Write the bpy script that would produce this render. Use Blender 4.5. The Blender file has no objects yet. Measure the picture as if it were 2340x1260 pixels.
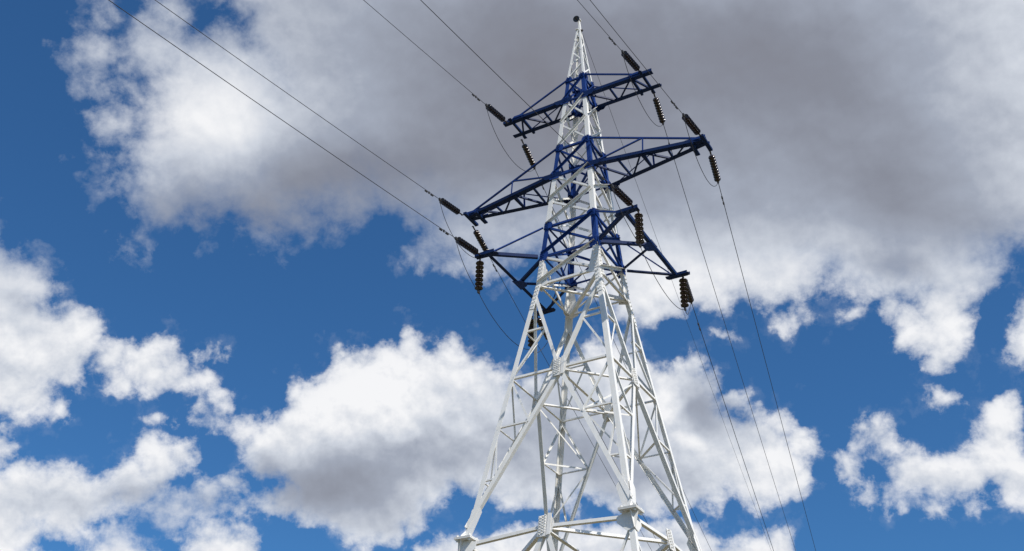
import bpy, bmesh, math, random
from mathutils import Vector, Matrix, Quaternion
random.seed(7)
scene = bpy.context.scene
COL = scene.collection
rad = math.radians

# ------------------------------------------------------------------ camera
Z0 = 25.26                                   # height of the lowest cross-arm above the ground
CAM = Vector((15.57, -31.75, 1.60))
YAW, PITCH, ROLL, FPX = rad(120.50), rad(33.15), rad(1.47), 2534.8
F0 = Vector((math.cos(PITCH) * math.cos(YAW), math.cos(PITCH) * math.sin(YAW), math.sin(PITCH)))
_r = F0.cross(Vector((0, 0, 1))).normalized()
_u = _r.cross(F0)
R0 = _r * math.cos(ROLL) + _u * math.sin(ROLL)
U0 = -_r * math.sin(ROLL) + _u * math.cos(ROLL)
cam_data = bpy.data.cameras.new("camera")
cam = bpy.data.objects.new("camera", cam_data)
COL.objects.link(cam)
cam.matrix_world = Matrix(((R0.x, U0.x, -F0.x, CAM.x), (R0.y, U0.y, -F0.y, CAM.y), (R0.z, U0.z, -F0.z, CAM.z), (0, 0, 0, 1)))
cam_data.sensor_fit = 'HORIZONTAL'
cam_data.sensor_width = 36.0
cam_data.lens = FPX / 2340 * 36.0
cam_data.clip_start, cam_data.clip_end = 0.1, 20000
scene.camera = cam

# ------------------------------------------------------------------ sun and view
SUN_AZ, SUN_EL = rad(-19), rad(51)           # azimuth from +x, counter-clockwise
SUN = Vector((math.cos(SUN_EL) * math.cos(SUN_AZ), math.cos(SUN_EL) * math.sin(SUN_AZ), math.sin(SUN_EL)))
sd = bpy.data.lights.new("sun", 'SUN')
sd.energy, sd.angle, sd.color = 5.0, rad(0.53), (1.0, 0.95, 0.88)
so = bpy.data.objects.new("sun", sd)
COL.objects.link(so)
so.location = (0, 0, 120)
so.rotation_euler = SUN.to_track_quat('Z', 'Y').to_euler()
scene.view_settings.view_transform = 'Standard'
scene.view_settings.look = 'None'
scene.view_settings.exposure = 0.0
scene.view_settings.gamma = 1.0
scene.render.engine = 'CYCLES'

# ------------------------------------------------------------------ node helpers
class NT:
    def __init__(self, tree):
        self.t = tree
        self.t.nodes.clear()
    def n(self, kind, **kw):
        x = self.t.nodes.new(kind)
        for k, v in kw.items():
            setattr(x, k, v)
        return x
    def put(self, sock, v):
        if isinstance(v, bpy.types.NodeSocket):
            self.t.links.new(v, sock)
        elif v is not None:
            sock.default_value = v
    def m(self, op, a, b=None, c=None, clamp=False):
        x = self.n('ShaderNodeMath', operation=op)
        x.use_clamp = clamp
        self.put(x.inputs[0], a); self.put(x.inputs[1], b); self.put(x.inputs[2], c)
        return x.outputs[0]
    def v(self, op, a, b=None, s=None):
        x = self.n('ShaderNodeVectorMath', operation=op)
        self.put(x.inputs[0], a); self.put(x.inputs[1], b)
        if s is not None: self.put(x.inputs['Scale'], s)
        return x.outputs['Value'] if op in ('DOT_PRODUCT', 'LENGTH', 'DISTANCE') else x.outputs['Vector']
    def noise(self, vec, scale, detail=4, rough=0.5, lac=2.0, dist=0.0, dims='3D'):
        x = self.n('ShaderNodeTexNoise', noise_dimensions=dims)
        self.put(x.inputs['Vector'], vec)
        for k, v in (('Scale', scale), ('Detail', detail), ('Roughness', rough), ('Lacunarity', lac), ('Distortion', dist)):
            x.inputs[k].default_value = v
        return x
    def mapr(self, val, a, b, c=0.0, d=1.0, kind='SMOOTHSTEP'):
        x = self.n('ShaderNodeMapRange', interpolation_type=kind)
        self.put(x.inputs['Value'], val)
        for i, k in ((1, a), (2, b), (3, c), (4, d)):
            self.put(x.inputs[i], k)
        return x.outputs[0]
    def mixc(self, fac, a, b):
        x = self.n('ShaderNodeMix', data_type='RGBA')
        self.put(x.inputs[0], fac); self.put(x.inputs[6], a); self.put(x.inputs[7], b)
        return x.outputs[2]
    def xyz(self, x=0.0, y=0.0, z=0.0):
        k = self.n('ShaderNodeCombineXYZ')
        self.put(k.inputs[0], x); self.put(k.inputs[1], y); self.put(k.inputs[2], z)
        return k.outputs[0]

# ------------------------------------------------------------------ sky with cumulus clouds
# The clouds live in directions of the sky (a stereographic chart about one fixed compass direction).
def chart(px, py):
    d = (F0 + R0 * ((px - 1170) / FPX) - U0 * ((py - 630) / FPX)).normalized()
    k = 2.0 * FPX / 1000.0 / (1.0 + d.dot(F0))
    return d.dot(R0) * k, d.dot(U0) * k

BLOBS = [   # swelling heads of the clouds in the chart: centre and radius
    (.416,.548,.623), (-.142,.638,.488), (.752,.542,.576), (-.628,.344,.218), (-.640,.812,.216), (.026,.608,.550), (.932,.410,.409), (-.304,.764,.370), (-.790,.506,.093),
    (-.484,.302,.195), (-.826,.680,.071), (.968,-.106,.057), (-.784,.182,.069), (.836,.356,.415), (-.880,.338,.054), (-.046,.182,.172), (.878,-.130,.047), (.278,.632,.557),
    (.314,.026,.141), (-.898,.500,.025), (-.502,.848,.236), (-.916,.410,.020), (-.742,.608,.066), (-.874,.572,.036), (-.862,.212,.033), (1.064,.296,.257), (-.424,.308,.198),
    (-.562,.182,.093), (1.070,.734,.234), (.950,-.166,.032), (.488,.530,.604), (-.724,.266,.139), (.986,.014,.083), (-.196,.074,.026), (1.148,.338,.202), (.842,-.088,.026),
    (-.772,.716,.117), (-.916,.452,.015), (.932,.890,.209), (-.070,.020,.037), (-.868,.620,.029), (-.094,.626,.521), (-.748,.920,.082), (-1.137,-.145,.148), (-1.182,-.007,.106),
    (-.999,-.151,.083), (-1.236,-.253,.049), (-1.239,.077,.050), (-1.149,-.055,.128), (-1.050,-.265,.040), (-.975,-.208,.041), (-.999,-.286,.024), (-1.212,-.223,.074), (-1.059,-.028,.052),
    (-.972,-.130,.060), (-1.263,.113,.026), (-1.161,-.073,.126), (-1.206,.029,.082), (-.803,-.191,.052), (-.890,-.176,.035), (-.791,-.212,.049), (-.872,-.230,.022), (-.692,-.221,.022),
    (-.854,-.173,.033), (-.743,-.224,.019), (-.713,-.224,.018), (-.857,-.245,.017), (-.908,-.206,.016), (-.785,-.167,.032), (-.680,-.221,.020), (-.881,-.209,.019), (-.761,-.218,.030),
    (-.677,-.212,.016), (-.911,-.164,.017), (-.803,-.188,.052), (-.884,-.167,.030), (-.782,-.158,.024), (-.785,-.251,.014), (-.863,-.242,.019), (-.665,-.233,.007), (-.688,-.177,.007),
    (-.664,-.180,.007), (-.643,-.186,.005), (-.676,-.177,.008), (-.700,-.177,.005), (-.652,-.183,.006), (-.640,-.186,.005), (-.685,-.177,.008), (-.641,-.291,.005), (-.644,-.270,.003),
    (-.656,-.258,.003), (-.641,-.279,.003), (-.659,-.252,.003), (-.650,-.264,.003), (-.647,-.300,.000), (-.635,-.294,.003), (-.662,-.246,.000), (-.638,-.285,.003), (-.647,-.264,.003),
    (-.641,-.276,.003), (-.641,-.267,.000), (-.650,-.261,.003), (-.600,-.346,.015), (-.642,-.331,.004), (-.687,-.334,.002), (-.708,-.301,-.002), (-.702,-.322,-.000), (-.702,-.283,-.005),
    (-.600,-.364,.005), (-.594,-.340,.011), (-.663,-.334,-.005), (-.630,-.337,.005), (-.591,-.328,.003), (-.612,-.349,.007), (-.696,-.328,.002), (-.591,-.367,-.002), (-.672,-.340,-.007),
    (-.588,-.322,-.002), (-.714,-.307,-.007), (-.705,-.292,-.003), (-.603,-.382,-.010), (-1.152,-.540,.124), (-.975,-.489,.076), (-.777,-.408,.051), (-.840,-.462,.050), (-1.047,-.483,.081),
    (-1.194,-.609,.078), (-1.224,-.456,.055), (-.729,-.402,.041), (-.891,-.483,.043), (-.795,-.450,.041), (-1.140,-.597,.082), (-1.227,-.651,.042), (-1.257,-.420,.024), (-.801,-.390,.036),
    (-1.203,-.480,.075), (-1.056,-.561,.040), (-.963,-.492,.071), (-1.251,-.678,.018), (-1.119,-.379,.034), (-1.128,-.355,.026), (-1.113,-.385,.033), (-1.143,-.334,.011), (-1.146,-.406,.005),
    (-1.080,-.400,.005), (-1.152,-.322,.002), (-.743,-.504,.024), (-.677,-.504,.021), (-.779,-.525,.011), (-.638,-.516,.004), (-.716,-.507,.021), (-.647,-.513,.010), (-.614,-.519,-.011),
    (-.803,-.531,-.007), (-.758,-.513,.019), (-.692,-.504,.020), (-.851,-.603,.049), (-.800,-.633,.023), (-.857,-.597,.046), (-.770,-.657,.000), (-.815,-.615,.032), (-.878,-.642,.010),
    (-.638,-.636,.068), (-.572,-.669,.036), (-.671,-.609,.050), (-.674,-.657,.045), (-.605,-.645,.056), (-.536,-.693,.014), (-.707,-.690,.011), (-.665,-.567,.018), (-.620,-.630,.058),
    (-.282,-.363,.198), (.216,-.351,.169), (.384,-.387,.146), (.036,-.387,.143), (.540,-.417,.096), (-.348,-.399,.177), (-.150,-.315,.152), (-.486,-.369,.093), (.402,-.291,.085),
    (-.498,-.501,.045), (.306,-.381,.164), (.216,-.243,.094), (-.234,-.171,.038), (.096,-.375,.150), (-.312,-.465,.126), (.636,-.369,.029), (-.438,-.357,.115), (.612,-.453,.042),
    (-.138,-.327,.162), (.606,-.339,.027), (-.216,-.555,.028), (.492,-.273,.025), (.510,-.399,.097), (-.372,-.225,.051), (-.150,-.177,.035), (-.444,-.501,.060), (.396,-.255,.061),
    (-.552,-.429,.022), (-.390,-.183,.023), (.228,-.171,.034), (-.126,-.153,.020), (-.492,-.261,.023), (-.330,-.549,.052), (-.228,-.333,.180), (-.540,-.501,.020), (-.534,-.405,.047),
    (.564,-.507,.018), (.660,-.375,.017), (-.270,-.567,.027), (.534,-.351,.050), (.618,-.321,.016), (.366,-.333,.127), (-.246,-.141,.019), (.426,-.465,.064), (-.366,-.387,.171),
    (.198,-.237,.081), (.222,-.207,.067), (-.342,-.561,.038), (.060,-.465,.068), (-.084,-.285,.099), (.492,-.471,.037), (.264,-.441,.098), (.552,-.321,.021), (.444,-.255,.036),
    (.498,-.273,.023), (-.204,-.567,.015), (-.516,-.501,.034), (-.222,-.543,.034), (.414,-.213,.023), (-.426,-.501,.063), (.129,-.691,.122), (.345,-.661,.107), (-.012,-.679,.091),
    (-.123,-.664,.071), (.246,-.679,.110), (-.189,-.661,.055), (.417,-.682,.069), (.048,-.643,.085), (.396,-.622,.068), (.210,-.679,.118), (.075,-.679,.116), (-.060,-.676,.076),
    (.474,-.715,.026), (.555,-.641,.071), (.504,-.659,.054), (.576,-.638,.069), (.624,-.680,.030), (.465,-.689,.026), (.519,-.650,.064), (.606,-.668,.043), (.645,-.695,.015),
    (1.105,-.443,.060), (.991,-.434,.051), (.889,-.446,.049), (1.060,-.356,.047), (1.066,-.308,.039), (1.033,-.407,.051), (.937,-.443,.044), (1.144,-.488,.027), (.868,-.461,.039),
    (.835,-.482,.015), (1.072,-.293,.032), (1.126,-.473,.040), (1.006,-.488,.011), (.886,-.428,.036), (1.063,-.326,.043), (1.078,-.380,.033), (1.075,-.284,.027), (.785,-.362,.023),
    (.839,-.377,.013), (.815,-.359,.016), (.764,-.383,.003), (.842,-.380,.012), (.779,-.341,.007), (.830,-.368,.014), (.776,-.368,.016), (.842,-.392,.003), (.803,-.359,.018),
    (.860,-.383,-.003), (.952,-.274,.022), (.976,-.271,.014), (.943,-.295,.009), (.943,-.268,.017), (.925,-.265,.005), (.955,-.277,.021), (.964,-.274,.019), (.937,-.304,.002),
    (1.134,-.153,.044), (1.140,-.093,.040), (1.164,-.180,.015), (1.164,-.066,.016), (1.119,-.162,.033), (1.140,-.120,.040), (1.131,-.090,.034), (1.131,-.117,.034), (-.997,.503,-.017),
    (-.985,.506,-.022), (-.988,.506,-.019), (-1.003,.503,-.021), (.615,-.101,.013), (.630,-.092,.006), (.603,-.107,.007), (.624,-.098,.011), (.606,-.104,.010), (.664,-.106,.001),
    (.676,-.106,-.003), (.658,-.109,-.003), (.673,-.106,-.001), (.483,-.128,.005), (.501,-.131,.002), (.468,-.125,.002), (.495,-.131,.004), (.471,-.134,-.004), (.749,-.090,-.001),
    (.770,-.090,-.003), (.740,-.090,-.005), (.758,-.090,-.001), (.776,-.090,-.005), (.931,-.517,.009), (.922,-.520,.006), (.922,-.529,-.001), (.934,-.517,.009), (.783,-.485,.003),
    (.798,-.482,.000), (.777,-.485,.002), (.771,-.482,-.002), (.780,-.482,.002), (.795,-.491,-.005), (.801,-.485,-.002), (.734,-.428,.010), (.734,-.416,.007), (.734,-.434,.008),
    (.737,-.422,.008), (.737,-.413,.005), (-.794,-.322,-.002), (-.773,-.325,-.003), (-.812,-.319,-.003), (-.758,-.328,-.005), (-.830,-.316,-.007), (-.749,-.331,-.010), (-.785,-.325,-.003),
    (-.806,-.325,-.007), (-.824,-.322,-.010), (-.785,-.322,-.003), (-.540,-.503,.008), (-.516,-.509,.003), (-.558,-.500,.005), (-.522,-.506,.005), (-.555,-.500,.006), (-.528,-.506,.008),
    (-.624,-.460,.004), (-.636,-.457,-.000), (-.615,-.460,.002), (-.636,-.460,-.001), (-.627,-.457,.003), (-.828,.082,.007), (-.813,.082,.004), (-.846,.082,.002), (-.807,.082,.001),
    (-.164,-.598,.001), (-.152,-.598,-.001), (-.173,-.598,-.001), (-.158,-.595,-.001), (-.167,-.595,-.001), (-.163,.039,.026), (-.130,.039,.016), (-.190,.039,.016), (-.151,.039,.025),
    (-.181,.039,.022),
]
BLOBS += [(*chart(px, py), r / 1000) for px, py, r in ((305, 205, 48), (290, 110, 40), (2075, 735, 50), (2120, 780, 46), (2030, 700, 34), (2165, 690, 60), (2150, 830, 30), (335, 835, 44), (415, 852, 26), (2120, 1085, 38), (2160, 912, 26), (370, 1055, 40), (470, 1150, 30))]
CLOUD_SHADE = [  # shading painted into the cloud colour, negative brightens: centre, radii, tilt, amount
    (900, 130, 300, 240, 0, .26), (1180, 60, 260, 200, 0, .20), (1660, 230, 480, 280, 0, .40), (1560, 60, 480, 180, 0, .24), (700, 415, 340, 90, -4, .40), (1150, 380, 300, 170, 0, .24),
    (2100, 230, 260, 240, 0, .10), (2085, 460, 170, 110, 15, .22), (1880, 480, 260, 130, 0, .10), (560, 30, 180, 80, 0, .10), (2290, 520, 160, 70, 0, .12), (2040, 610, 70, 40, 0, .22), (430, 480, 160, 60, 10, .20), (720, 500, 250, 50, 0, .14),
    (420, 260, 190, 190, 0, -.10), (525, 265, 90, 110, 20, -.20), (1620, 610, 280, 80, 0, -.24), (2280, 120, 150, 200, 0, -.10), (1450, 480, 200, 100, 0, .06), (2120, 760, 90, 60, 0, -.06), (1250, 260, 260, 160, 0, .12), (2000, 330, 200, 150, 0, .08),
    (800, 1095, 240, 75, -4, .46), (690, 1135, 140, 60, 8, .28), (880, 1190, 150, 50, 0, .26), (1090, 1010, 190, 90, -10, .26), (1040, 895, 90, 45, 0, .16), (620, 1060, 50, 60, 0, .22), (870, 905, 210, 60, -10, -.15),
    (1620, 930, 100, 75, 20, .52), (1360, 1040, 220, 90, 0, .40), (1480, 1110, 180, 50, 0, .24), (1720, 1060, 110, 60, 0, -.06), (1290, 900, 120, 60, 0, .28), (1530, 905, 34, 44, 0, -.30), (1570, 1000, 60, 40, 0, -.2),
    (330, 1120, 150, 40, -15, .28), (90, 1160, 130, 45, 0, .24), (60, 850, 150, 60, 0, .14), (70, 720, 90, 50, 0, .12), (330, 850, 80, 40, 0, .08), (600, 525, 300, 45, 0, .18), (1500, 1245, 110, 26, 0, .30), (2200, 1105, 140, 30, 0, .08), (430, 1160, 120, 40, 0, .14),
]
VEILS = [  # where the cloud is only a thin torn veil
    (440, 1150, 170, 65), (480, 960, 70, 40), (1975, 1035, 80, 70), (290, 1235, 130, 50), (120, 150, 90, 130), (2110, 1140, 160, 40), (980, 580, 110, 50), (330, 545, 120, 40),
]
world = bpy.data.worlds.new("World")
scene.world = world
world.use_nodes = True
def build_world(tree):
    T = NT(tree)
    K = FPX / 1000.0
    d = T.n('ShaderNodeTexCoord').outputs['Generated']
    dn = T.v('NORMALIZE', d)
    den = T.m('MAXIMUM', T.m('ADD', T.v('DOT_PRODUCT', dn, tuple(F0)), 1.0), 0.02)
    k = T.m('DIVIDE', 2.0 * K, den)
    P = T.xyz(T.m('MULTIPLY', T.v('DOT_PRODUCT', dn, tuple(R0)), k), T.m('MULTIPLY', T.v('DOT_PRODUCT', dn, tuple(U0)), k), 0.0)
    def cen(n, amp):   # noise colour centred on 0
        return T.v('SCALE', T.v('SUBTRACT', n.outputs['Color'], (.5, .5, .5)), s=amp)
    flat = (1, 1, 0)
    # domain warps, coarse to fine
    w1 = T.v('MULTIPLY', cen(T.noise(P, 6.0, 3, .55), .060), flat)
    w2 = T.v('MULTIPLY', cen(T.noise(P, 22.0, 5, .55), .042), flat)
    sv = T.n('ShaderNodeSeparateXYZ'); T.put(sv.inputs[0], P)
    high = T.mapr(sv.outputs[1], -.16, .06)          # the big cloud overhead is softer than the heaps below
    Q = T.v('ADD', T.v('ADD', P, w1), w2)
    fine = T.v('ADD', P, T.v('SCALE', w1, s=.6))
    nA = T.noise(fine, 9.0, 9, .60).outputs['Fac']
    nB = T.noise(fine, 30.0, 8, .62).outputs['Fac']
    sh = tuple(x * .022 for x in (.25, .97, 0))
    nS = T.noise(T.v('ADD', fine, sh), 9.0, 6, .55).outputs['Fac']
    nA2 = T.noise(fine, 9.0, 6, .55).outputs['Fac']
    nL = T.noise(P, 3.2, 4, .5).outputs['Fac']
    # the rest of the sky, outside this part: scattered fair-weather clouds
    rr = T.v('LENGTH', P)
    gen = T.m('MULTIPLY', T.m('SUBTRACT', T.noise(P, .9, 3, .5).outputs['Fac'], .53), 1.5)
    gen = T.m('SUBTRACT', gen, T.mapr(rr, 2.6, 1.75, 0, 2, 'SMOOTHSTEP'))
    wob = T.m('MULTIPLY', T.m('SUBTRACT', nA, .5), T.mapr(high, 0, 1, .105, .155, 'LINEAR'))
    wob = T.m('ADD', wob, T.m('MULTIPLY', T.m('SUBTRACT', nB, .5), .045))
    wisp = T.m('ADD', T.m('MULTIPLY', wob, 2.8), .026)
    wob = T.m('ADD', wob, T.mapr(high, 0, 1, .013, .014, 'LINEAR'))
    tk = T.mapr(high, 0, 1, 340.0, 58.0, 'LINEAR')
    Pd = T.v('ADD', P, T.v('SCALE', w1, s=1.6))
    Gn = T.m('MULTIPLY', T.m('SUBTRACT', nL, .5), T.mapr(high, 0, 1, .22, .30, 'LINEAR'))
    rel = T.m('MULTIPLY', T.m('SUBTRACT', nS, nA2), T.mapr(high, 0, 1, .95, .35, 'LINEAR'))  # noise embossed along the light direction, painting lit and shaded billows
    Gn = T.m('ADD', Gn, T.m('MULTIPLY', T.m('SUBTRACT', nA2, .5), T.mapr(high, 0, 1, -.08, -.10, 'LINEAR')))
    base = T.mapr(high, 0, 1, .07, .24, 'LINEAR')
    sky = T.n('ShaderNodeTexSky', sky_type='NISHITA')
    sky.sun_disc = False
    sky.sun_elevation = SUN_EL
    sky.sun_rotation = math.pi / 2 - SUN_AZ
    sky.altitude = 200
    sky.air_density, sky.dust_density, sky.ozone_density = 1.0, .35, 2.2
    tint = T.v('MULTIPLY', sky.outputs[0], (.385, .79, 1.12))
    b1 = T.n('ShaderNodeBackground'); T.put(b1.inputs[0], tint); b1.inputs[1].default_value = .10
    def cell(u0, u1, v0, v1):      # clouds of one patch of the sky
        near = lambda u, v, r: math.hypot(max(u0 - u, u - u1, 0), max(v0 - v, v - v1, 0)) < r
        F = gen
        for u, v, r in BLOBS:
            if near(u, v, r + .17):
                F = T.m('SMOOTH_MAX', F, T.m('SUBTRACT', r, T.v('DISTANCE', Q, (u, v, 0))), .012)
        veil = 0.0
        for cx, cy, rx, ry in VEILS:
            u, v = chart(cx, cy)
            e = T.v('MULTIPLY', T.v('SUBTRACT', P, (u, v, 0)), (1000 / rx, 1000 / ry, 0))
            veil = T.m('MULTIPLY_ADD', T.m('POWER', .36788, T.v('DOT_PRODUCT', e, e)), 1.0, veil)
        veil = T.m('MINIMUM', veil, 1.0)
        D = T.m('ADD', T.m('MINIMUM', F, .30), T.m('MULTIPLY', wob, T.m('MULTIPLY_ADD', veil, .9, 1.0)))
        D = T.m('MAXIMUM', T.m('MULTIPLY_ADD', veil, .010, D), 0.0)
        tau = T.m('MULTIPLY', T.m('MULTIPLY', T.m('POWER', D, 1.5), tk), T.m('MULTIPLY_ADD', veil, -.82, 1.0))
        tau = T.m('ADD', tau, T.m('MULTIPLY', T.m('MAXIMUM', T.m('ADD', F, wisp), 0.0), T.mapr(high, 0, 1, 1.6, 3.0, 'LINEAR')))
        alpha = T.m('SUBTRACT', 1.0, T.m('EXPONENT', T.m('MULTIPLY', tau, -1.0)))
        G = Gn                     # painted greyness of the cloud: broad noise plus the placed shading
        for cx, cy, rx, ry, tilt, amt in CLOUD_SHADE:
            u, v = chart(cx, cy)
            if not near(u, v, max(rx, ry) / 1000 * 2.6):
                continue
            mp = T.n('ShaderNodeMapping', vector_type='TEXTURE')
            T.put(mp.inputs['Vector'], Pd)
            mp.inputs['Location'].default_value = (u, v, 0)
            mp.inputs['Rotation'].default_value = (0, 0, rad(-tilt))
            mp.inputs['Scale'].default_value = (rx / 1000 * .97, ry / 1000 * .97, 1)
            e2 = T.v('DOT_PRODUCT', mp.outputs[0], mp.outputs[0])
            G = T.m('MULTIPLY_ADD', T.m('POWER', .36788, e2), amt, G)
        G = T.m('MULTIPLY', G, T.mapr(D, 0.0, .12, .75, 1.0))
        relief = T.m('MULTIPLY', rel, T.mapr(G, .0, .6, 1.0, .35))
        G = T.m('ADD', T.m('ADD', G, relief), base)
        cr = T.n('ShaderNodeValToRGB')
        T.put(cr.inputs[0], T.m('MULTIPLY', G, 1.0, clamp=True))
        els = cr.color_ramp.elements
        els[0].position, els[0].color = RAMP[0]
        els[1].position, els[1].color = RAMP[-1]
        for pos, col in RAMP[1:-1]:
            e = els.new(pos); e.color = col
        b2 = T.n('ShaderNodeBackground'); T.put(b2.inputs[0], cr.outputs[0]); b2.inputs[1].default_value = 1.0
        mx = T.n('ShaderNodeMixShader')
        T.put(mx.inputs[0], alpha); T.put(mx.inputs[1], b1.outputs[0]); T.put(mx.inputs[2], b2.outputs[0])
        return mx.outputs[0]
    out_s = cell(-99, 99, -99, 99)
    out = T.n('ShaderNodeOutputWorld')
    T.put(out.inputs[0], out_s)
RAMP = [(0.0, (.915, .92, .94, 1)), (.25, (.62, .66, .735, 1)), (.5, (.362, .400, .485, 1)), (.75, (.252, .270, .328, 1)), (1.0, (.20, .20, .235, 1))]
world.cycles.sampling_method = 'MANUAL'
world.cycles.sample_map_resolution = 256
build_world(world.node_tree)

# ------------------------------------------------------------------ materials
def paint(name, base, rough, dirt, dirt_amt, metallic=0.0, coat=0.0, scale=3.0, spec=.5, vary=.10):
    m = bpy.data.materials.new(name); m.use_nodes = True
    T = NT(m.node_tree)
    co = T.n('ShaderNodeTexCoord').outputs['Object']
    n1 = T.noise(co, scale, 6, .65).outputs['Fac']
    st = T.noise(T.v('MULTIPLY', co, (14, 14, 1.2)), 1.0, 4, .6).outputs['Fac']
    f = T.m('MULTIPLY', T.mapr(T.m('ADD', T.m('MULTIPLY', n1, .6), T.m('MULTIPLY', st, .4)), .42, .68), dirt_amt)
    c = T.mixc(f, (*base, 1), (*dirt, 1))
    rnd = T.n('ShaderNodeObjectInfo').outputs['Random']      # every bar was painted a little differently
    c = T.v('SCALE', c, s=T.mapr(rnd, 0, 1, 1 - vary, 1.0, 'LINEAR'))
    b = T.n('ShaderNodeBsdfPrincipled')
    T.put(b.inputs['Base Color'], c)
    T.put(b.inputs['Roughness'], T.mapr(n1, .3, .7, rough - .08, rough + .1, 'LINEAR'))
    b.inputs['Metallic'].default_value = metallic
    b.inputs['Specular IOR Level'].default_value = spec
    b.inputs['Coat Weight'].default_value = coat
    bp = T.n('ShaderNodeBump'); bp.inputs['Strength'].default_value = .12; bp.inputs['Distance'].default_value = .01
    T.put(bp.inputs['Height'], T.noise(co, 40, 3, .6).outputs['Fac'])
    T.put(b.inputs['Normal'], bp.outputs[0])
    o = T.n('ShaderNodeOutputMaterial'); T.put(o.inputs[0], b.outputs[0])
    return m
WHITE = paint("white_paint", (.84, .83, .80), .5, (.66, .62, .54), .38, spec=.35)
BLUE = paint("blue_paint", (.010, .040, .19), .5, (.022, .065, .23), .5, spec=.16)
NAVY = paint("navy_arm_paint", (.005, .022, .095), .5, (.012, .036, .12), .5, spec=.14, vary=.25)
STEEL = paint("dark_steel", (.09, .085, .08), .5, (.05, .035, .03), .6, metallic=.6)
WIRE = paint("weathered_aluminium_wire", (.055, .055, .06), .6, (.03, .03, .03), .5, metallic=.4)
CERAMIC = paint("brown_glazed_insulator", (.026, .0125, .0075), .17, (.035, .020, .013), .5, coat=.3, spec=.4)
m = bpy.data.materials.new("dry_grass"); m.use_nodes = True
T = NT(m.node_tree)
co = T.n('ShaderNodeTexCoord').outputs['Object']
b = T.n('ShaderNodeBsdfPrincipled'); b.inputs['Roughness'].default_value = .95
T.put(b.inputs['Base Color'], T.mixc(T.mapr(T.noise(co, .12, 8, .7).outputs['Fac'], .35, .65), (.155, .125, .07, 1), (.085, .08, .035, 1)))
o = T.n('ShaderNodeOutputMaterial'); T.put(o.inputs[0], b.outputs[0])
GRASS = m

# ------------------------------------------------------------------ mesh helpers
def link(name, bm, mats, parent=None, smooth=False):
    me = bpy.data.meshes.new(name)
    bmesh.ops.recalc_face_normals(bm, faces=bm.faces)
    if smooth:
        for f in bm.faces: f.smooth = True
    bm.to_mesh(me); bm.free()
    for mm in (mats if isinstance(mats, (list, tuple)) else [mats]):
        me.materials.append(mm)
    o = bpy.data.objects.new(name, me)
    COL.objects.link(o)
    if parent is not None: o.parent = parent
    return o
def thing(name, label, cat, group=None, loc=(0, 0, 0)):
    o = bpy.data.objects.new(name, None)
    COL.objects.link(o)
    o.empty_display_size = .2
    o.location = loc
    o['label'] = label; o['category'] = cat
    if group: o['group'] = group
    return o
def prism(bm, loop0, loop1, mi=0):
    a = [bm.verts.new(p) for p in loop0]
    b = [bm.verts.new(p) for p in loop1]
    n = len(a)
    fs = [bm.faces.new(a[::-1]), bm.faces.new(b)]
    for i in range(n):
        fs.append(bm.faces.new((a[i], a[(i + 1) % n], b[(i + 1) % n], b[i])))
    for f in fs: f.material_index = mi
def angle_bar(bm, p0, p1, n, w, t=None, edge=1, side=-1, off=0.0, w2=None, mi=0):
    """rolled steel angle from p0 to p1; one flange lies in the plane with outward normal n,
    the other stands at the upper (edge=1) or lower edge, outward (side=1) or inward (side=-1)."""
    p0, p1, n = Vector(p0), Vector(p1), Vector(n)
    t = t or max(.008, w * .09)
    w2 = w2 or w
    a = (p1 - p0).normalized()
    n = (n - a * n.dot(a)).normalized()
    s = a.cross(n)
    if s.z < 0 or (abs(s.z) < 1e-6 and s.x < 0): s = -s
    s = s * edge
    q = [(w / 2, 0), (-w / 2, 0), (-w / 2, t * -side * -1), (w / 2 - t, t * side), (w / 2 - t, w2 * side), (w / 2, w2 * side)]
    q[2] = (-w / 2, t * side)
    mk = lambda p: [p + s * x + n * (y + off) for x, y in q]
    prism(bm, mk(p0), mk(p1), mi)
def box(bm, c, ax, ay, az, hx, hy, hz, mi=0):
    c, ax, ay, az = Vector(c), Vector(ax).normalized(), Vector(ay).normalized(), Vector(az).normalized()
    f = lambda k: [c + ax * (sx * hx) + ay * (sy * hy) + az * (k * hz) for sx, sy in ((-1, -1), (1, -1), (1, 1), (-1, 1))]
    prism(bm, f(-1), f(1), mi)
def cyl(bm, p0, p1, r0, r1=None, n=8, mi=0):
    p0, p1 = Vector(p0), Vector(p1)
    r1 = r0 if r1 is None else r1
    a = (p1 - p0).normalized()
    e = a.orthogonal().normalized(); g = a.cross(e)
    ring = lambda p, r: [p + e * (r * math.cos(2 * math.pi * i / n)) + g * (r * math.sin(2 * math.pi * i / n)) for i in range(n)]
    prism(bm, ring(p0, r0), ring(p1, r1), mi)
def tube(bm, pts, r, n=6, mi=0):
    pts = [Vector(p) for p in pts]
    rings = []
    for i, p in enumerate(pts):
        a = (pts[min(i + 1, len(pts) - 1)] - pts[max(i - 1, 0)]).normalized()
        e = Vector((0, 0, 1)).cross(a)
        if e.length < 1e-4: e = Vector((1, 0, 0)).cross(a)
        e.normalize(); g = a.cross(e)
        rings.append([bm.verts.new(p + e * (r * math.cos(2 * math.pi * k / n)) + g * (r * math.sin(2 * math.pi * k / n))) for k in range(n)])
    for A, B in zip(rings, rings[1:]):
        for k in range(n):
            bm.faces.new((A[k], A[(k + 1) % n], B[(k + 1) % n], B[k])).material_index = mi
    bm.faces.new(rings[0][::-1]); bm.faces.new(rings[-1])
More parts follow.
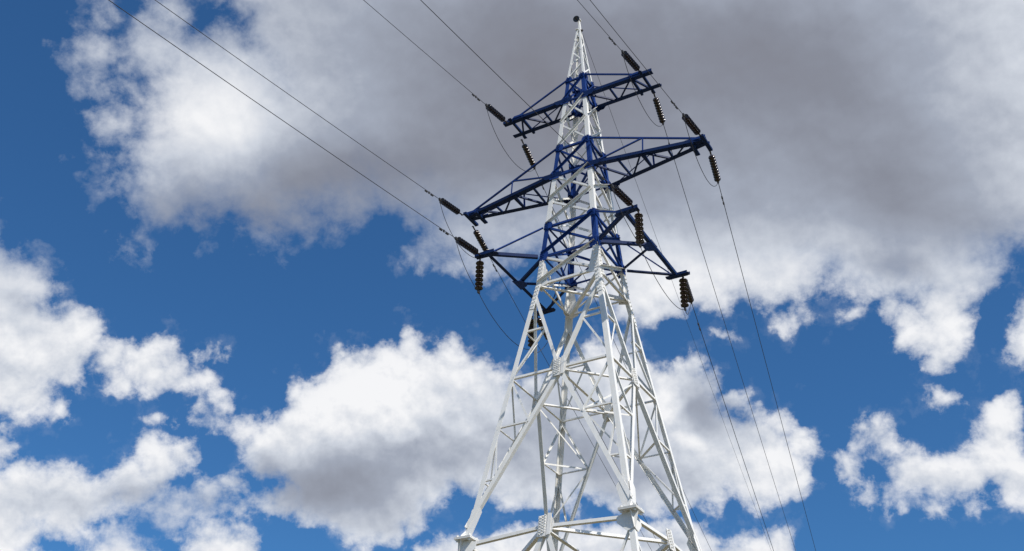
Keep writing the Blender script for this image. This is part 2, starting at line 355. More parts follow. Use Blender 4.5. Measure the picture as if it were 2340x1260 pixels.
def lathe(bm, prof, n=20, mi=0):
    rings = []
    for r, z in prof:
        rings.append([bm.verts.new((max(r, 1e-4) * math.cos(2 * math.pi * k / n), max(r, 1e-4) * math.sin(2 * math.pi * k / n), z)) for k in range(n)])
    for A, B in zip(rings, rings[1:]):
        for k in range(n):
            bm.faces.new((A[k], A[(k + 1) % n], B[(k + 1) % n], B[k])).material_index = mi
    bm.faces.new(rings[0][::-1]).material_index = mi; bm.faces.new(rings[-1]).material_index = mi
def plate(bm, c, n, up, pts, t=.012, off=.0, mi=0):
    """flat plate: outline pts (x along n x up, y along up) standing off its plane by off"""
    c, n, up = Vector(c), Vector(n).normalized(), Vector(up)
    up = (up - n * up.dot(n)).normalized()
    x = up.cross(n)
    f = lambda k: [c + x * px + up * py + n * k for px, py in pts]
    prism(bm, f(off), f(off + t), mi)
    return x, up
def bolts(bm, c, n, up, cols, rows, dx, dy, off=.012, r=.020, h=.035, slant=0.0, mi=0):
    c, n, up = Vector(c), Vector(n).normalized(), Vector(up)
    up = (up - n * up.dot(n)).normalized()
    x = up.cross(n)
    for i in range(cols):
        for j in range(rows):
            p = c + x * ((i - (cols - 1) / 2) * dx) + up * ((j - (rows - 1) / 2) * dy + slant * i)
            cyl(bm, p + n * off, p + n * (off + h), r, r * .9, 6, mi)

# ------------------------------------------------------------------ ground
bm = bmesh.new()
N = 40
vs = [[None] * (N + 1) for _ in range(N + 1)]
for i in range(N + 1):
    for j in range(N + 1):
        x, y = ((i / N * 2 - 1) ** 3) * 6000, ((j / N * 2 - 1) ** 3) * 6000
        vs[i][j] = bm.verts.new((x, y, 0))
for i in range(N):
    for j in range(N):
        bm.faces.new((vs[i][j], vs[i + 1][j], vs[i + 1][j + 1], vs[i][j + 1]))
g = link("ground", bm, GRASS); g['kind'] = 'structure'

# ------------------------------------------------------------------ the tower
LV = dict(G=-Z0, Fl=-11.41, G2=-9.36, G1=-7.36, K=-5.40, H1=-3.42, S=-1.30, Ll=0.0, Lu=1.43, M1=2.72, Ml=4.0, Mu=5.42, M2=6.78, Tl=8.10, Tu=9.28, Pk=12.45)
def width(z):
    if z < -1.3: return 1.297 + .1600 * (-1.3 - z)
    if z <= 9.28: return 1.19 - .0825 * z
    return .424 + (.085 - .424) * (z - 9.28) / (12.45 - 9.28)
CORNERS = {'F': (1, -1), 'L': (-1, -1), 'R': (1, 1), 'B': (-1, 1)}
FACES = {'LF': ('L', 'F', Vector((0, -1, 0))), 'RF': ('F', 'R', Vector((1, 0, 0))), 'BR': ('R', 'B', Vector((0, 1, 0))), 'LB': ('B', 'L', Vector((-1, 0, 0)))}
def P(c, lev):
    z = LV[lev] if isinstance(lev, str) else lev
    w = width(z); s = CORNERS[c]
    return Vector((s[0] * w, s[1] * w, z + Z0))
def lerp(a, b, t): return a + (b - a) * t
def fnormal(f, z):
    n = FACES[f][2].copy()
    n.z = .16 if z < -1.3 else (.0825 if z < 9.28 else .107)
    return n.normalized()
tower = thing("transmission_tower", "white steel lattice pylon with blue painted cross-arms against the cloudy sky", "pylon")

_jit = 0
def member(name, p0, p1, n, w, mat, edge=-1, side=-1, off=0.0, cut0=.04, cut1=.04, parent=None, w2=None):
    global _jit
    _jit = (_jit + 1) % 9
    p0, p1 = Vector(p0), Vector(p1)
    a = (p1 - p0).normalized()
    bm = bmesh.new()
    angle_bar(bm, p0 + a * cut0, p1 - a * cut1, n, w, None, edge, side, off + _jit * .0011, w2)
    return link(name, bm, mat, parent or tower)

# legs: white angles, blue over each cross-arm panel
BLUE_RUNS = [(LV['Ll'] - .10, LV['Lu'] + .16), (LV['Ml'] - .12, LV['Mu'] + .14), (LV['Tl'] - .14, LV['Tu'] + .10)]
for c, (sx, sy) in CORNERS.items():
    bm = bmesh.new()
    top = 13.08 if sx > 0 else 12.45
    cuts = sorted(set([-Z0, LV['Fl'], -1.3, 9.28, 12.45] + [z for r in BLUE_RUNS for z in r] + ([top] if sx > 0 else [])))
    for z0, z1 in zip(cuts, cuts[1:]):
        if z1 > top + 1e-6: break
        zm = (z0 + z1) / 2
        a = .18 if zm < -1.3 else (.19 if zm < 4 else (.165 if zm < 9.28 else .10))
        t = .018
        mi = 1 if any(r0 - 1e-6 <= z0 and z1 <= r1 + 1e-6 for r0, r1 in BLUE_RUNS) else 0
        def ring(z):
            if z > 12.46: w_x, w_y = .03, .06
            else: w_x = w_y = width(z)
            if z > 12.4: a_ = .07
            else: a_ = a
            X, Y = sx * w_x, sy * w_y
            q = [(0, 0), (-a_, 0), (-a_, -t), (-t, -t), (-t, -a_), (0, -a_)]
            return [Vector((X + sx * x, Y + sy * y, z + Z0)) for x, y in q]
        prism(bm, ring(z0), ring(z1), mi)
    leg = link("leg", bm, [WHITE, BLUE], tower)
    # splice covers at the bend
    for axis in (0, 1):
        n = Vector((sx, 0, .1)) if axis == 0 else Vector((0, sy, .1))
        bm = bmesh.new()
        for zlo, zhi in ((-2.45, -1.32), (-1.28, -.16)):
            pc = P(c, (zlo + zhi) / 2)
            up = P(c, zhi) - P(c, zlo)
            nn = n.copy(); nn.z = .16 if zhi < -1.29 else .0825
            nn = nn.normalized()
            x = (up - nn * up.dot(nn)).normalized().cross(nn)
            inw = -1 if x.dot(Vector((sx, sy, 0))) > 0 else 1
            h = up.length / 2
            plate(bm, pc, nn, up, [(0, -h), (inw * .20, -h), (inw * .20, h), (0, h)], .014, .003)
            bolts(bm, pc + x * inw * .10, nn, up, 2, 6, .085, h * .30, .015, .021, .045, .03)
        pc = P(c, 'S'); up = P(c, 0.) - P(c, 'S'); nn = n.copy(); nn.z = .0825; nn.normalize()
        x = (up - nn * up.dot(nn)).normalized().cross(nn)
        inw = -1 if x.dot(Vector((sx, sy, 0))) > 0 else 1
        plate(bm, pc, nn, up, [(inw * .15, -.16), (inw * .44, -.06), (inw * .44, .10), (inw * .24, .92), (inw * .15, .98)], .010, -.022)
        link("splice_plate", bm, WHITE, leg)
    # flange joint
    bm = bmesh.new()
    pf = P(c, 'Fl')
    cx = pf + Vector((-sx * .05, -sy * .05, 0))
    box(bm, cx + Vector((0, 0, .02)), (1, 0, 0), (0, 1, 0), (0, 0, 1), .30, .30, .018)
    box(bm, cx + Vector((0, 0, -.022)), (1, 0, 0), (0, 1, 0), (0, 0, 1), .30, .30, .018)
    for dx in (-.22, .22):
        for dy in (-.22, .22):
            cyl(bm, cx + Vector((dx, dy, -.10)), cx + Vector((dx, dy, .10)), .042, .042, 8)
    for axis in (0, 1):
        n = Vector((sx, 0, 0)) if axis == 0 else Vector((0, sy, 0))
        up = Vector((0, 0, 1)); x = up.cross(n)
        o = 1 if x.dot(Vector((sx, sy, 0))) > 0 else -1
        e = pf + n * .012
        prof = [(o * .22, .04), (o * .03, .30), (o * .0, 1.05), (-o * .27, 1.12), (-o * .40, .95), (-o * .24, .04)]
        tilt = P(c, LV['Fl'] + 1) - P(c, 'Fl')
        plate(bm, e, n + Vector((0, 0, .16)), tilt, prof, .012, .018)
        prof = [(o * .22, -.045), (o * .06, -.62), (-o * .22, -.66), (-o * .52, -.30), (-o * .50, -.10), (-o * .30, -.045)]
        plate(bm, e, n + Vector((0, 0, .16)), tilt, prof, .014, .003)
    link("flange_joint", bm, WHITE, leg)
    bm = bmesh.new()
    pb = P(c, -Z0)
    box(bm, pb + Vector((0, 0, .12)), (1, 0, 0), (0, 1, 0), (0, 0, 1), .5, .5, .16)
    link("footing", bm, paint("concrete", (.4, .39, .37), .9, (.25, .24, .22), .5) if 'concrete' not in bpy.data.materials else bpy.data.materials['concrete'], leg)

def mat_of(z0, z1):
    zm = (z0 + z1) / 2
    return BLUE if any(r0 < zm < r1 for r0, r1 in BLUE_RUNS) else WHITE
order = ['S', 'Ll', 'Lu', 'M1', 'Ml', 'Mu', 'M2', 'Tl', 'Tu']
for f, (ca, cb, _) in FACES.items():
    for lo, hi in zip(order, order[1:]):
        z0, z1 = LV[lo], LV[hi]
        n = fnormal(f, (z0 + z1) / 2)
        mt = mat_of(z0, z1)
        w = .105 if z0 < 4 else .09
        # one diagonal outside the leg flange with its rib out, the other inside
        member("diagonal_brace", P(ca, lo), P(cb, hi), n, w, mt, edge=1, side=1, off=.004, cut0=.08, cut1=.08)
        member("diagonal_brace", P(ca, hi), P(cb, lo), n, w * .8, mt, edge=-1, side=-1, off=-.03, cut0=.08, cut1=.08)
    for lev in ('S', 'Ll', 'Lu', 'Ml', 'Mu', 'Tl', 'Tu'):
        z = LV[lev]
        member("horizontal_strut", P(ca, lev), P(cb, lev), fnormal(f, z), .09 if z < 6 else .075, WHITE if lev == 'S' else BLUE, edge=-1, side=-1, off=-.05, cut0=.06, cut1=.06)
# plan bracing seen from below
for lev, mt in (('S', WHITE), ('Ll', BLUE), ('Ml', BLUE), ('Tl', BLUE)):
    z = LV[lev]
    dz = Vector((0, 0, -.10))
    member("plan_brace", P('L', lev) + dz, P('R', lev) + dz, (0, 0, -1), .12 if lev == 'S' else .08, mt, -1, -1, .0, .12, .12)
    if lev != 'Ll':
        member("plan_brace", P('B', lev) + dz * 1.4, P('F', lev) + dz * 1.4, (0, 0, -1), .12 if lev == 'S' else .08, mt, -1, -1, .03, .12, .12)

# lower body: K panels with redundants
def mid(f, lev):
    a, b, _ = FACES[f]
    return lerp(P(a, lev), P(b, lev), .5)
diag_pt = {}
for f, (ca, cb, _) in FACES.items():
    n = fnormal(f, -5)
    k, m0 = mid(f, 'K'), mid(f, 'Fl')
    foot = -Z0 + .3
    for c in (ca, cb):
        s = (k - P(c, 'K')).normalized()
        # upper panel: legs at the splice down to the face node
        member("diagonal_brace", P(c, LV['S'] - .58) + s * .11, k - s * .10 + Vector((0, 0, .18)), n, .125, WHITE, -1, -1, .004, .0, .0)
        top = P(c, LV['S'] - .58) + s * .11; t = (LV['H1'] + Z0 - top.z) / (k.z - top.z)
        h = lerp(top, k, t)
        member("secondary_brace", P(c, 'H1'), h, n, .065, WHITE, -1, -1, -.035, .02, .02)
        member("secondary_brace", h, P(c, 'K'), n, .070, WHITE, -1, -1, -.045, .04, .10)
        member("horizontal_strut", P(c, 'K'), k, n, .085, WHITE, -1, -1, -.02, .06, .10)
        # second panel: from the face node out to the flange joints
        fl = P(c, 'Fl') + Vector((0, 0, .35))
        member("diagonal_brace", k - Vector((0, 0, .2)) - s * .06, fl, n, .15, WHITE, -1, -1, .004, .0, .05)
        t1 = (LV['G1'] + Z0 - k.z) / (fl.z - k.z); d1 = lerp(k, fl, t1)
        t2 = (LV['G2'] + Z0 - k.z) / (fl.z - k.z); d2 = lerp(k, fl, t2)
        diag_pt[f, c] = (d1, d2)
        member("secondary_brace", P(c, 'G1'), d1, n, .060, WHITE, -1, -1, -.03, .02, .02)
        member("secondary_brace", P(c, 'K'), d1, n, .070, WHITE, -1, -1, -.045, .08, .03)
        member("secondary_brace", P(c, 'G2'), d2, n, .055, WHITE, -1, -1, -.03, .02, .02)
        member("secondary_brace", P(c, 'G1'), d2, n, .060, WHITE, -1, -1, -.045, .08, .03)
        member("horizontal_strut", P(c, 'Fl') + s * .35 - Vector((0, 0, .16)), m0 - s * .15 - Vector((0, 0, .02)), n, .11, WHITE, -1, -1, -.01, .0, .0)
        # bottom panel, down to the footings
        ft = P(c, foot)
        member("diagonal_brace", m0 - s * .08 - Vector((0, 0, .25)), ft, n, .15, WHITE, -1, -1, .004, .0, .1)
        prev = LV['Fl']
        for fr in (.30, .55, .78):
            zz = lerp(LV['Fl'], foot, fr)
            dd = lerp(m0, ft, fr)
            member("lower_secondary_brace", P(c, zz), dd, n, .06, WHITE, -1, -1, -.03, .02, .02)
            member("lower_secondary_brace", P(c, prev) - Vector((0, 0, .3 if fr < .31 else 0)), dd, n, .07, WHITE, -1, -1, -.045, .1, .03)
            prev = zz
    # node plates with bolt groups
    for node, zc in ((k, 'K'), (m0, 'Fl')):
        bm = bmesh.new()
        up = Vector((0, 0, 1))
        plate(bm, node, n, up, [(-.26, -.20), (-.15, -.40), (.15, -.40), (.26, -.20), (.26, .14), (.17, .36), (-.17, .36), (-.26, .14)], .012, -.010)
        plate(bm, node, n, up, [(.07, -.36), (.20, -.34), (.20, .38), (.07, .40)], .02, .016)
        plate(bm, node, n, up, [(-.24, -.38), (.05, -.38), (.05, .34), (-.24, .34)], .014, .016)
        bolts(bm, Vector(node) + Vector((0, 0, -.02)) + (up.cross(n)).normalized() * -.09, n, up, 3, 7, .085, .095, .03, .024, .05, .035)
        link("gusset_plate", bm, WHITE, tower)
nb = {'F': ('LF', 'RF'), 'R': ('RF', 'BR'), 'B': ('BR', 'LB'), 'L': ('LB', 'LF')}
for c, (fa, fb) in nb.items():
    a1, a2 = diag_pt[fa, c]; b1, b2 = diag_pt[fb, c]
    member("corner_link", a1, b1, (0, 0, -1), .06, WHITE, 1, 1, 0, .02, .02)
    member("corner_link", a2, b2, (0, 0, -1), .055, WHITE, 1, 1, 0, .02, .02)
    ka = mid(fa, 'K') if c in 'RL' else mid(fb, 'K')
    d1, d2 = (b1, a2) if c in 'RL' else (a1, b2)
    member("corner_link", ka - Vector((0, 0, .15)), d1, (0, 0, -1), .06, WHITE, 1, 1, .01, .1, .02)
    member("corner_link", b1 if d2 is a2 else a1, d2, (0, 0, -1), .055, WHITE, 1, 1, .01, .02, .02)
for lev, w in (('K', .10), ('Fl', .14)):
    ring = [mid(f, lev) - Vector((0, 0, .12)) for f in ('LF', 'RF', 'BR', 'LB')]
    for i in range(4):
        member("diaphragm_brace", ring[i], ring[(i + 1) % 4], (0, 0, -1), w, WHITE, -1, -1, .004 * i, .12, .12)
    member("diaphragm_brace", ring[0], ring[2], (0, 0, -1), w, WHITE, -1, -1, .03, .12, .12)

# peak lacing
PKL = [9.40, 10.25, 11.05, 11.75, 12.35]
for f, (ca, cb, _) in FACES.items():
    for i, (z0, z1) in enumerate(zip(PKL, PKL[1:])):
        a, b = (ca, cb) if i % 2 == 0 else (cb, ca)
        member("peak_lacing_bar", P(a, z0), P(b, z1), fnormal(f, 10), .06, WHITE, -1, -1, -.02, .02, .02)
bm = bmesh.new()
box(bm, (-.06, 0, Z0 + 12.47), (1, 0, 0), (0, 1, 0), (0, 0, 1), .07, .13, .02)
box(bm, (.0, 0, Z0 + 13.09), (1, 0, 0), (0, 1, 0), (0, 0, 1), .08, .10, .015)
link("peak_cap", bm, WHITE, tower)

# blue node plates on the legs
for lev, hh in (('Ll', .22), ('Lu', .15), ('Ml', .22), ('Mu', .16), ('Tl', .20), ('Tu', .12)):
    z = LV[lev]
    for c, (sx, sy) in CORNERS.items():
        bm = bmesh.new()
        for axis in (0, 1):
            n = Vector((sx, 0, .0825)) if axis == 0 else Vector((0, sy, .0825))
            up = P(c, z + .5) - P(c, z - .5)
            n.normalize()
            x = (up - n * up.dot(n)).normalized().cross(n)
            inw = -1 if x.dot(Vector((sx, sy, 0))) > 0 else 1
            k = 1.0 if z < 6 else .82
            lo_ = hh * 1.1
            out = -.10 if (axis == 1 and lev in ('Ml', 'Tl')) else .0
            plate(bm, P(c, z), n, up, [(inw * out, -lo_), (inw * .30 * k, -lo_), (inw * .34 * k, lo_ * .2), (inw * .26 * k, hh), (0, hh), (inw * out, hh * .4)], .014, .022)
            bolts(bm, P(c, z) + x * inw * .10, n, up, 2, 4, .09, .075, .036, .02, .04, .02)
        link("gusset_plate", bm, BLUE, tower)

# ------------------------------------------------------------------ cross-arms
def arm_part(name, p0, p1, n, w, parent, edge=-1, side=-1, off=0, w2=None, c0=.02, c1=.02):
    return member(name, p0, p1, n, w, BLUE if name in ('tie_rod', 'hanger_post', 'strut') else NAVY, edge, side, off, c0, c1, parent, w2)
def V(x, y, z): return Vector((x, y, z + Z0))
def narrow_arm(sx, lev, lev_up, reach, tipw, label):
    """two chords in one level, laced underneath, hung from tie rods"""
    z, zu = LV[lev], LV[lev_up]
    w0, wu = width(z), width(zu)
    arm = bpy.data.objects.new("cross_arm", None)
    bm = bmesh.new()
    cy = .02
    def ch(s, x):
        t = (x - w0) / (reach - w0)
        return V(sx * x, cy * t + s * lerp(w0 - .005, tipw, t), z)
    for s in (-1, 1):
        a, b = ch(s, w0 - .1), ch(s, reach + (.26 if lev == 'Tl' else .06))
        angle_bar(bm, a, b, (0, s, 0), .14, .014, -1, -1, .028, .21)
        # root shoe
        plate(bm, ch(s, w0), (0, s, 0), (0, 0, 1), [(-.30, -.17), (.30, -.17), (.42, -.02), (.42, .06), (-.42, .06), (-.42, -.02)], .012, .044)
    arm = link("cross_arm", bm, NAVY, tower)
    arm['label'] = label
    dn = (0, 0, -1)
    dz = Vector((0, 0, -.075))
    if lev == 'Tl':
        near, far = [w0, 1.54, 2.55], [1.52, 2.54]
        seq = [(-1, w0, 1, 1.55), (1, 1.55, -1, 1.54), (1, 1.55, -1, 2.55), (-1, 2.55, 1, 3.03)]
        cross = [2.57, 3.05]
    else:
        seq = [(-1, w0, 1, 1.94), (-1, 1.89, 1, 1.94), (1, 1.94, -1, 2.82), (-1, 2.82, 1, 2.88), (1, 2.88, -1, 2.92), (-1, 2.95, 1, 3.82), (-1, 3.86, 1, 3.82), (1, 3.82, -1, 4.56)]
        cross = [4.78]
    for s0, x0, s1, x1 in seq:
        arm_part("lacing_bar", ch(s0, x0) + dz, ch(s1, x1) + dz, dn, .075, arm, 1, -1, .012)
    for x in cross:
        arm_part("cross_bar", ch(-1, x) + dz + Vector((0, -.1, 0)), ch(1, x) + dz + Vector((0, .14, 0)), dn, .10, arm, 1, -1, .03)
    # tie rods up to the leg
    for s in (-1, 1):
        root = V(sx * wu, s * (wu - .01), zu)
        nrm = (0, s, 0)
        if lev == 'Tl':
            arm_part("tie_rod", root, ch(s, 2.78) + Vector((0, 0, .05)), nrm, .06, arm, -1, -1, .03)
        else:
            tip = ch(s, 5.0) + Vector((0, 0, .10))
            arm_part("tie_rod", root, tip, nrm, .065, arm, -1, -1, .03)
            top = lerp(root, tip, (2.93 - wu) / (5.0 - wu))
            arm_part("hanger_post", ch(s, 2.93), top, nrm, .06, arm, -1, -1, .05)
            arm_part("strut", ch(s, 1.02), top, nrm, .055, arm, -1, -1, .045)
        # shoe plate at the tie foot
    if lev == 'Tl':
        for s in (-1, 1):
            bm = bmesh.new()
            plate(bm, ch(s, 2.72), (0, s, 0), (0, 0, 1), [(-.30, .03), (.30, .03), (.2, .13), (-.2, .13)], .012, .036)
            link("tie_plate", bm, BLUE, arm)
            bm = bmesh.new()
            box(bm, ch(s, 3.05) + Vector((0, s * .16, -.09)), (1, 0, 0), (0, 1, 0), (0, 0, 1), .07, .08, .015)
            link("tip_plate", bm, NAVY, arm)
    else:
        for s in (-1, 1):
            bm = bmesh.new()
            plate(bm, ch(s, 4.95), (0, s, 0), (0, 0, 1), [(-.42, .02), (.42, .02), (.42, .12), (-.42, .12)], .012, .036)
            link("tie_plate", bm, BLUE, arm)
        for x, dz_, hx, hy, hz in ((5.28, -.03, .075, .50, .05), (4.78, -.125, .08, .44, .03)):
            bm = bmesh.new()
            c = (ch(-1, x) + ch(1, x)) / 2
            box(bm, c + Vector((0, .08, dz_)), (1, 0, 0), (0, 1, 0), (0, 0, 1), hx, hy, hz)
            link("tip_plate", bm, NAVY, arm)
def wide_arm(sx, label):
    """plan truss whose outer beam runs along the line"""
    z, zu = LV['Ll'], LV['Lu']
    w0, wu = width(z), width(zu)
    X = 2.90
    bm = bmesh.new()
    n, f_ = V(sx * X, -2.3, z), V(sx * X, 2.36, z)
    angle_bar(bm, n, f_, (sx, 0, 0), .14, .013, -1, -1, 0)
    arm = link("cross_arm", bm, NAVY, tower)
    arm['label'] = label
    m = V(sx * X, .06, z)
    for s, tip in ((-1, n), (1, f_)):
        root = V(sx * w0, s * w0, z)
        tt = V(sx * (X - .15), tip.y - s * .02, z)
        arm_part("arm_chord", root, tt, (0, s, 0), .13, arm, -1, -1, .0, c0=.1)
        arm_part("arm_chord", root - Vector((0, s * .1, 0)), m, (0, s, 0), .12, arm, -1, -1, .0, c0=.1)
        up = V(sx * wu, s * wu, zu)
        arm_part("tie_rod", up, V(sx * (X - .25), tip.y - s * .04, z + .06), (0, s, 0), .055, arm, -1, -1, .0, c0=.1)
        bm = bmesh.new()
        c = V(sx * (X + .05), tip.y + s * .02, z - .08)
        prof = [(-.50, -.16), (.30, -.10), (.42, -.10), (.42, .08), (.30, .13), (-.44, .10), (-.52, .0)]
        prof = [(sx * a, s * b) for a, b in prof]
        f2 = lambda dz: [c + Vector((a, b, dz)) for a, b in prof]
        prism(bm, f2(-.012), f2(.012))
        box(bm, c + Vector((0, s * .10, .055)), (1, 0, 0), (0, 1, 0), (0, 0, 1), .42, .012, .065)
        box(bm, c + Vector((0, -s * .06, .055)), (1, 0, 0), (0, 1, 0), (0, 0, 1), .36, .012, .065)
        for dx in (-.3, -.1, .1):
            cyl(bm, c + Vector((sx * dx, s * .02, -.04)), c + Vector((sx * dx, s * .02, -.012)), .025, n=6)
        link("tip_plate", bm, NAVY, arm)
    bm = bmesh.new()
    c = m + Vector((-sx * .05, 0, -.085))
    f2 = lambda dz: [c + Vector((sx * a, b, dz)) for a, b in [(.10, -.36), (.10, .36), (-.25, .22), (-.32, .12), (-.32, -.12), (-.25, -.22)]]
    prism(bm, f2(-.01), f2(.01))
    for k in range(-3, 4):
        cyl(bm, m + Vector((sx * .012, k * .08, .03)), m + Vector((sx * .05, k * .08, .03)), .02, n=6)
    link("gusset_plate", bm, BLUE, arm)
narrow_arm(-1, 'Tl', 'Tu', 3.22, .50, "short upper cross-arm on the left side")
narrow_arm(1, 'Tl', 'Tu', 3.22, .50, "short upper cross-arm on the right side")
narrow_arm(-1, 'Ml', 'Mu', 5.30, .14, "long middle cross-arm on the left side")
narrow_arm(1, 'Ml', 'Mu', 5.30, .14, "long middle cross-arm on the right side")
wide_arm(-1, "lower triangular cross-arm on the left side")
wide_arm(1, "lower triangular cross-arm on the right side")

# ------------------------------------------------------------------ insulator strings
def disc_mesh(r, pitch):
    bm = bmesh.new()
    p = pitch
    lathe(bm, [(.012, -p), (.014, -p * .55), (r * .55, -p * .56), (r * .62, -p * .66), (r * .70, -p * .56), (r * .80, -p * .66), (r * .88, -p * .58), (r, -p * .70), (r * 1.0, -p * .60), (r * .92, -p * .46), (r * .70, -p * .36), (r * .42, -p * .28), (r * .36, -p * .10), (r * .26, 0.0)], 24)
    return bm
def make_string(ndisc, r, pitch, label, group, lead):
    root = thing("insulator_string", label, "insulator string", group)
    bm = bmesh.new()
    tube(bm, [(0, 0, .02), (0, 0, -lead)], .014, 6)
    cyl(bm, (-.05, 0, -.03), (.05, 0, -.03), .022, n=8)
    box(bm, (0, 0, -lead * .5), (1, 0, 0), (0, 1, 0), (0, 0, 1), .03, .012, lead * .3)
    link("shackle", bm, STEEL, root)
    proto = None
    for i in range(ndisc):
        if proto is None:
            d = proto = link("insulator_disc", disc_mesh(r, pitch), CERAMIC, root, smooth=True)
        else:
            d = proto.copy(); COL.objects.link(d); d.parent = root
        d.location = (0, 0, -lead - i * pitch)
    zb = -lead - ndisc * pitch
    bm = bmesh.new()
    tube(bm, [(0, 0, zb + .01), (0, 0, zb - .10)], .016, 6)
    box(bm, (0, 0, zb - .10), (1, 0, 0), (0, 1, 0), (0, 0, 1), .035, .05, .05)
    cyl(bm, (0, -.07, zb - .12), (0, .07, zb - .12), .025, n=8)
    link("clamp", bm, STEEL, root)
    return root, -zb + .12
def copy_tree(o, parent=None):
    c = o.copy(); COL.objects.link(c); c.parent = parent
    for ch in [x for x in bpy.data.objects if x.parent is o]:
        copy_tree(ch, c)
    return c
def aim(o, p, d):
    o.location = p
    o.rotation_mode = 'QUATERNION'
    o.rotation_quaternion = Vector((0, 0, -1)).rotation_difference(Vector(d).normalized())
TENSION_N, TLEN_N = make_string(9, .135, .138, "", "insulator strings holding the wires", .30)
TENSION_F, TLEN_F = make_string(9, .132, .165, "", "insulator strings holding the wires", .34)
HANG, HLEN = make_string(7, .155, .185, "", "insulator strings holding the wires", .14)
used = set()
def string(proto, p, d, label):
    o = proto if proto.name not in used else copy_tree(proto)
    used.add(proto.name); used.add(o.name)
    o['label'] = label
    aim(o, p, d)
    return o

# ------------------------------------------------------------------ wires
def wcurve(a, az, s, k, sg, t):
    return Vector((a[0] + math.sin(az) * t, a[1] + sg * math.cos(az) * t, a[2] + Z0 + s * t + k * t * t))
def wire(name, label, pts, r, cat, group=None):
    bm = bmesh.new()
    tube(bm, pts, r)
    o = link(name, bm, WIRE, None, smooth=True)
    o['label'] = label; o['category'] = cat
    if group: o['group'] = group
    return o
def damper(parent, p, a):
    a = Vector(a).normalized()
    dn = Vector((0, 0, -.06))
    bm = bmesh.new()
    tube(bm, [p + dn - a * .18, p + dn, p + dn + a * .18], .008, 5)
    for s in (-1, 1):
        cyl(bm, p + dn + a * s * .13, p + dn + a * s * .27, .036, .030, 8)
    box(bm, p + dn * .5, a, a.cross(Vector((0, 0, 1))), (0, 0, 1), .03, .02, .05)
    link("vibration_damper", bm, STEEL, parent)
NEAR = {'LT': ((-3.25, -.50, 8.0), -.0547, -.1324, 2.40), 'LM': ((-5.42, -.32, 3.95), -.0529, -.1386, 2.36), 'LL': ((-3.12, -2.36, -.05), -.0509, -.1281, 2.40),
        'RT': ((3.05, -.55, 8.05), -.0499, -.1129, 2.50), 'RM': ((5.25, -.32, 3.96), -.0391, -.0924, 2.45), 'RL': ((3.22, -2.34, 0.0), -.0590, -.08, 2.50)}
FAR = {'LT': ((-3.25, .72, 8.0), -.1987, -.0631, 3.1), 'LM': ((-5.46, .55, 3.95), -.208, -.0555, 3.0), 'LL': ((-3.36, 2.42, -.05), -.2068, -.0548, 3.2),
       'RT': ((3.05, .70, 8.0), -.2032, -.0392, 3.4), 'RM': ((5.25, .55, 3.95), -.203, -.0556, 3.05), 'RL': ((3.08, 2.42, -.05), -.2068, -.0548, 3.65)}
WHERE = {'LT': "upper left cross-arm", 'LM': "middle left cross-arm", 'LL': "lower left cross-arm", 'RT': "upper right cross-arm", 'RM': "middle right cross-arm", 'RL': "lower right cross-arm"}
KN, KF = .0006, .0002
ends = {}
for key in NEAR:
    a, az, s, td = NEAR[key]
    d = wcurve(a, az, s, KN, -1, 1.0) - wcurve(a, az, s, KN, -1, 0)
    string(TENSION_N, wcurve(a, az, s, KN, -1, 0), d, f"dark insulator string pulling toward the viewer off the {WHERE[key]}")
    t0 = TLEN_N - .06
    ts = [t0 + (95 - t0) * (i / 60) ** 1.8 for i in range(61)]
    w = wire("conductor_wire", f"dark overhead wire rising overhead toward the viewer from the {WHERE[key]}", [wcurve(a, az, s, KN, -1, t) for t in ts], .0115, "power line", "conductor wires")
    damper(w, wcurve(a, az, s, KN, -1, td), d)
    ends[key, 'n'] = wcurve(a, az, s, KN, -1, t0 + .06)
for key in FAR:
    a, az, s, td = FAR[key]
    d = wcurve(a, az, s, KF, 1, 1.0) - wcurve(a, az, s, KF, 1, 0)
    string(TENSION_F, wcurve(a, az, s, KF, 1, 0), d, f"dark insulator string pulling away from the viewer off the {WHERE[key]}")
    t0 = TLEN_F - .06
    ts = [t0 + (260 - t0) * (i / 70) ** 1.8 for i in range(71)]
    w = wire("conductor_wire", f"dark wire running away downhill into the distance from the {WHERE[key]}", [wcurve(a, az, s, KF, 1, t) for t in ts], .0135, "power line", "conductor wires")
    damper(w, wcurve(a, az, s, KF, 1, td), d)
    ends[key, 'f'] = wcurve(a, az, s, KF, 1, t0 + .06)
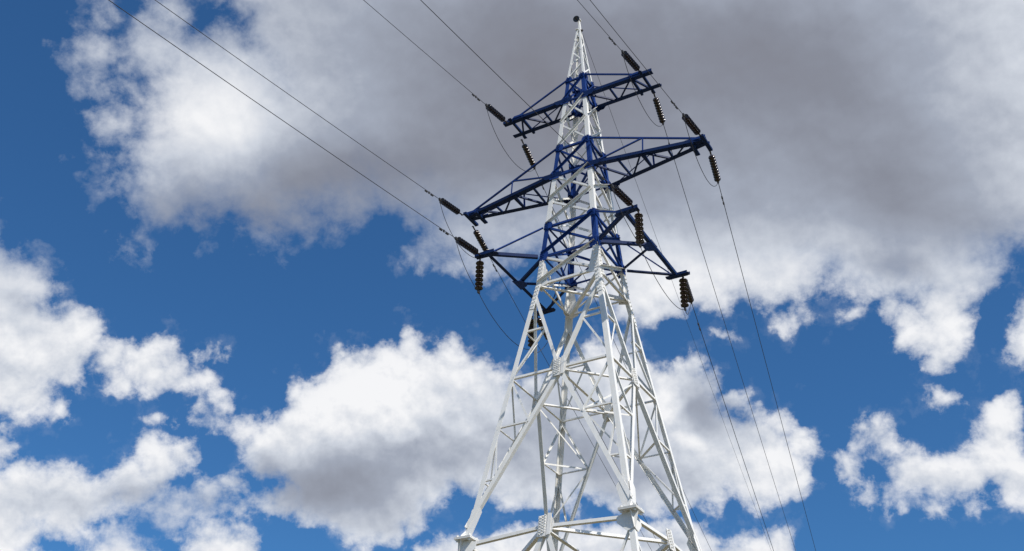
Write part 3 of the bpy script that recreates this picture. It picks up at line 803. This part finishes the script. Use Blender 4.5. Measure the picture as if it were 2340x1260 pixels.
# earth wire from the peak
a = (.10, .06, 12.40)
ts = [.1 + 259.9 * (i / 70) ** 1.8 for i in range(71)]
wire("earth_wire", "thin earth wire running away from the very top of the pylon", [wcurve(a, -.1962, -.0599, KF, 1, t) for t in ts], .0085, "earth wire")
ew = thing("earth_wire_insulator", "round dark brown insulator disc at the very tip of the pylon", "insulator")
bm = disc_mesh(.15, .17)
o = link("insulator_disc", bm, CERAMIC, ew, smooth=True)
aim(ew, V(-.03, -.12, 13.02), (.1, -1, -.35))
ew2 = copy_tree(ew)
ew2['label'] = "small dark brown insulator disc holding the thin earth wire just below the tip"
ew2.children[0].scale = (.55, .55, .8)
aim(ew2, V(.09, -.02, 12.46), (.05, 1, -.1))
# suspension strings for the jumpers of the lower arms
hang_end = {}
for key, x, y, lab in (('LLn', -3.20, -2.30, "near end of the lower left cross-arm"), ('LLf', -3.52, 2.36, "far end of the lower left cross-arm"),
                       ('RLn', 3.33, -2.26, "near end of the lower right cross-arm"), ('RLf', 3.10, 2.38, "far end of the lower right cross-arm")):
    p = V(x, y, -.10)
    string(HANG, p, (0, 0, -1), f"insulator string hanging straight down from the {lab}")
    hang_end[key] = p + Vector((0, 0, -HLEN + .0))
def bez(p0, p1, p2, p3, n=18):
    return [p0 * (1 - t) ** 3 + p1 * 3 * t * (1 - t) ** 2 + p2 * 3 * t * t * (1 - t) + p3 * t ** 3 for t in [i / n for i in range(n + 1)]]
for key in ('LT', 'LM', 'RT', 'RM'):
    p0, p3 = ends[key, 'n'], ends[key, 'f']
    drop = 1.55
    wire("jumper_wire", f"slack jumper wire looping below the end of the {WHERE[key]}", bez(p0, p0 + Vector((0, .75, -drop)), p3 + Vector((0, -1.0, -drop)), p3, 28), .0125, "jumper wire", "jumper wires")
for key in ('LL', 'RL'):
    p0, p3 = ends[key, 'n'], ends[key, 'f']
    h0, h1 = hang_end[key + 'n'], hang_end[key + 'f']
    A = bez(p0, p0 + Vector((0, .3, -.7)), h0 + Vector((0, -.55, .15)), h0, 12)
    B = bez(h0, h0 + Vector((0, 1.1, -.75)), h1 + Vector((0, -1.1, -.75)), h1, 20)[1:]
    Cc = bez(h1, h1 + Vector((0, .3, -.35)), p3 + Vector((0, -.4, -.55)), p3, 12)[1:]
    wire("jumper_wire", f"long slack jumper wire looping under the {WHERE[key]} past the hanging insulators", A + B + Cc, .0125, "jumper wire", "jumper wires")
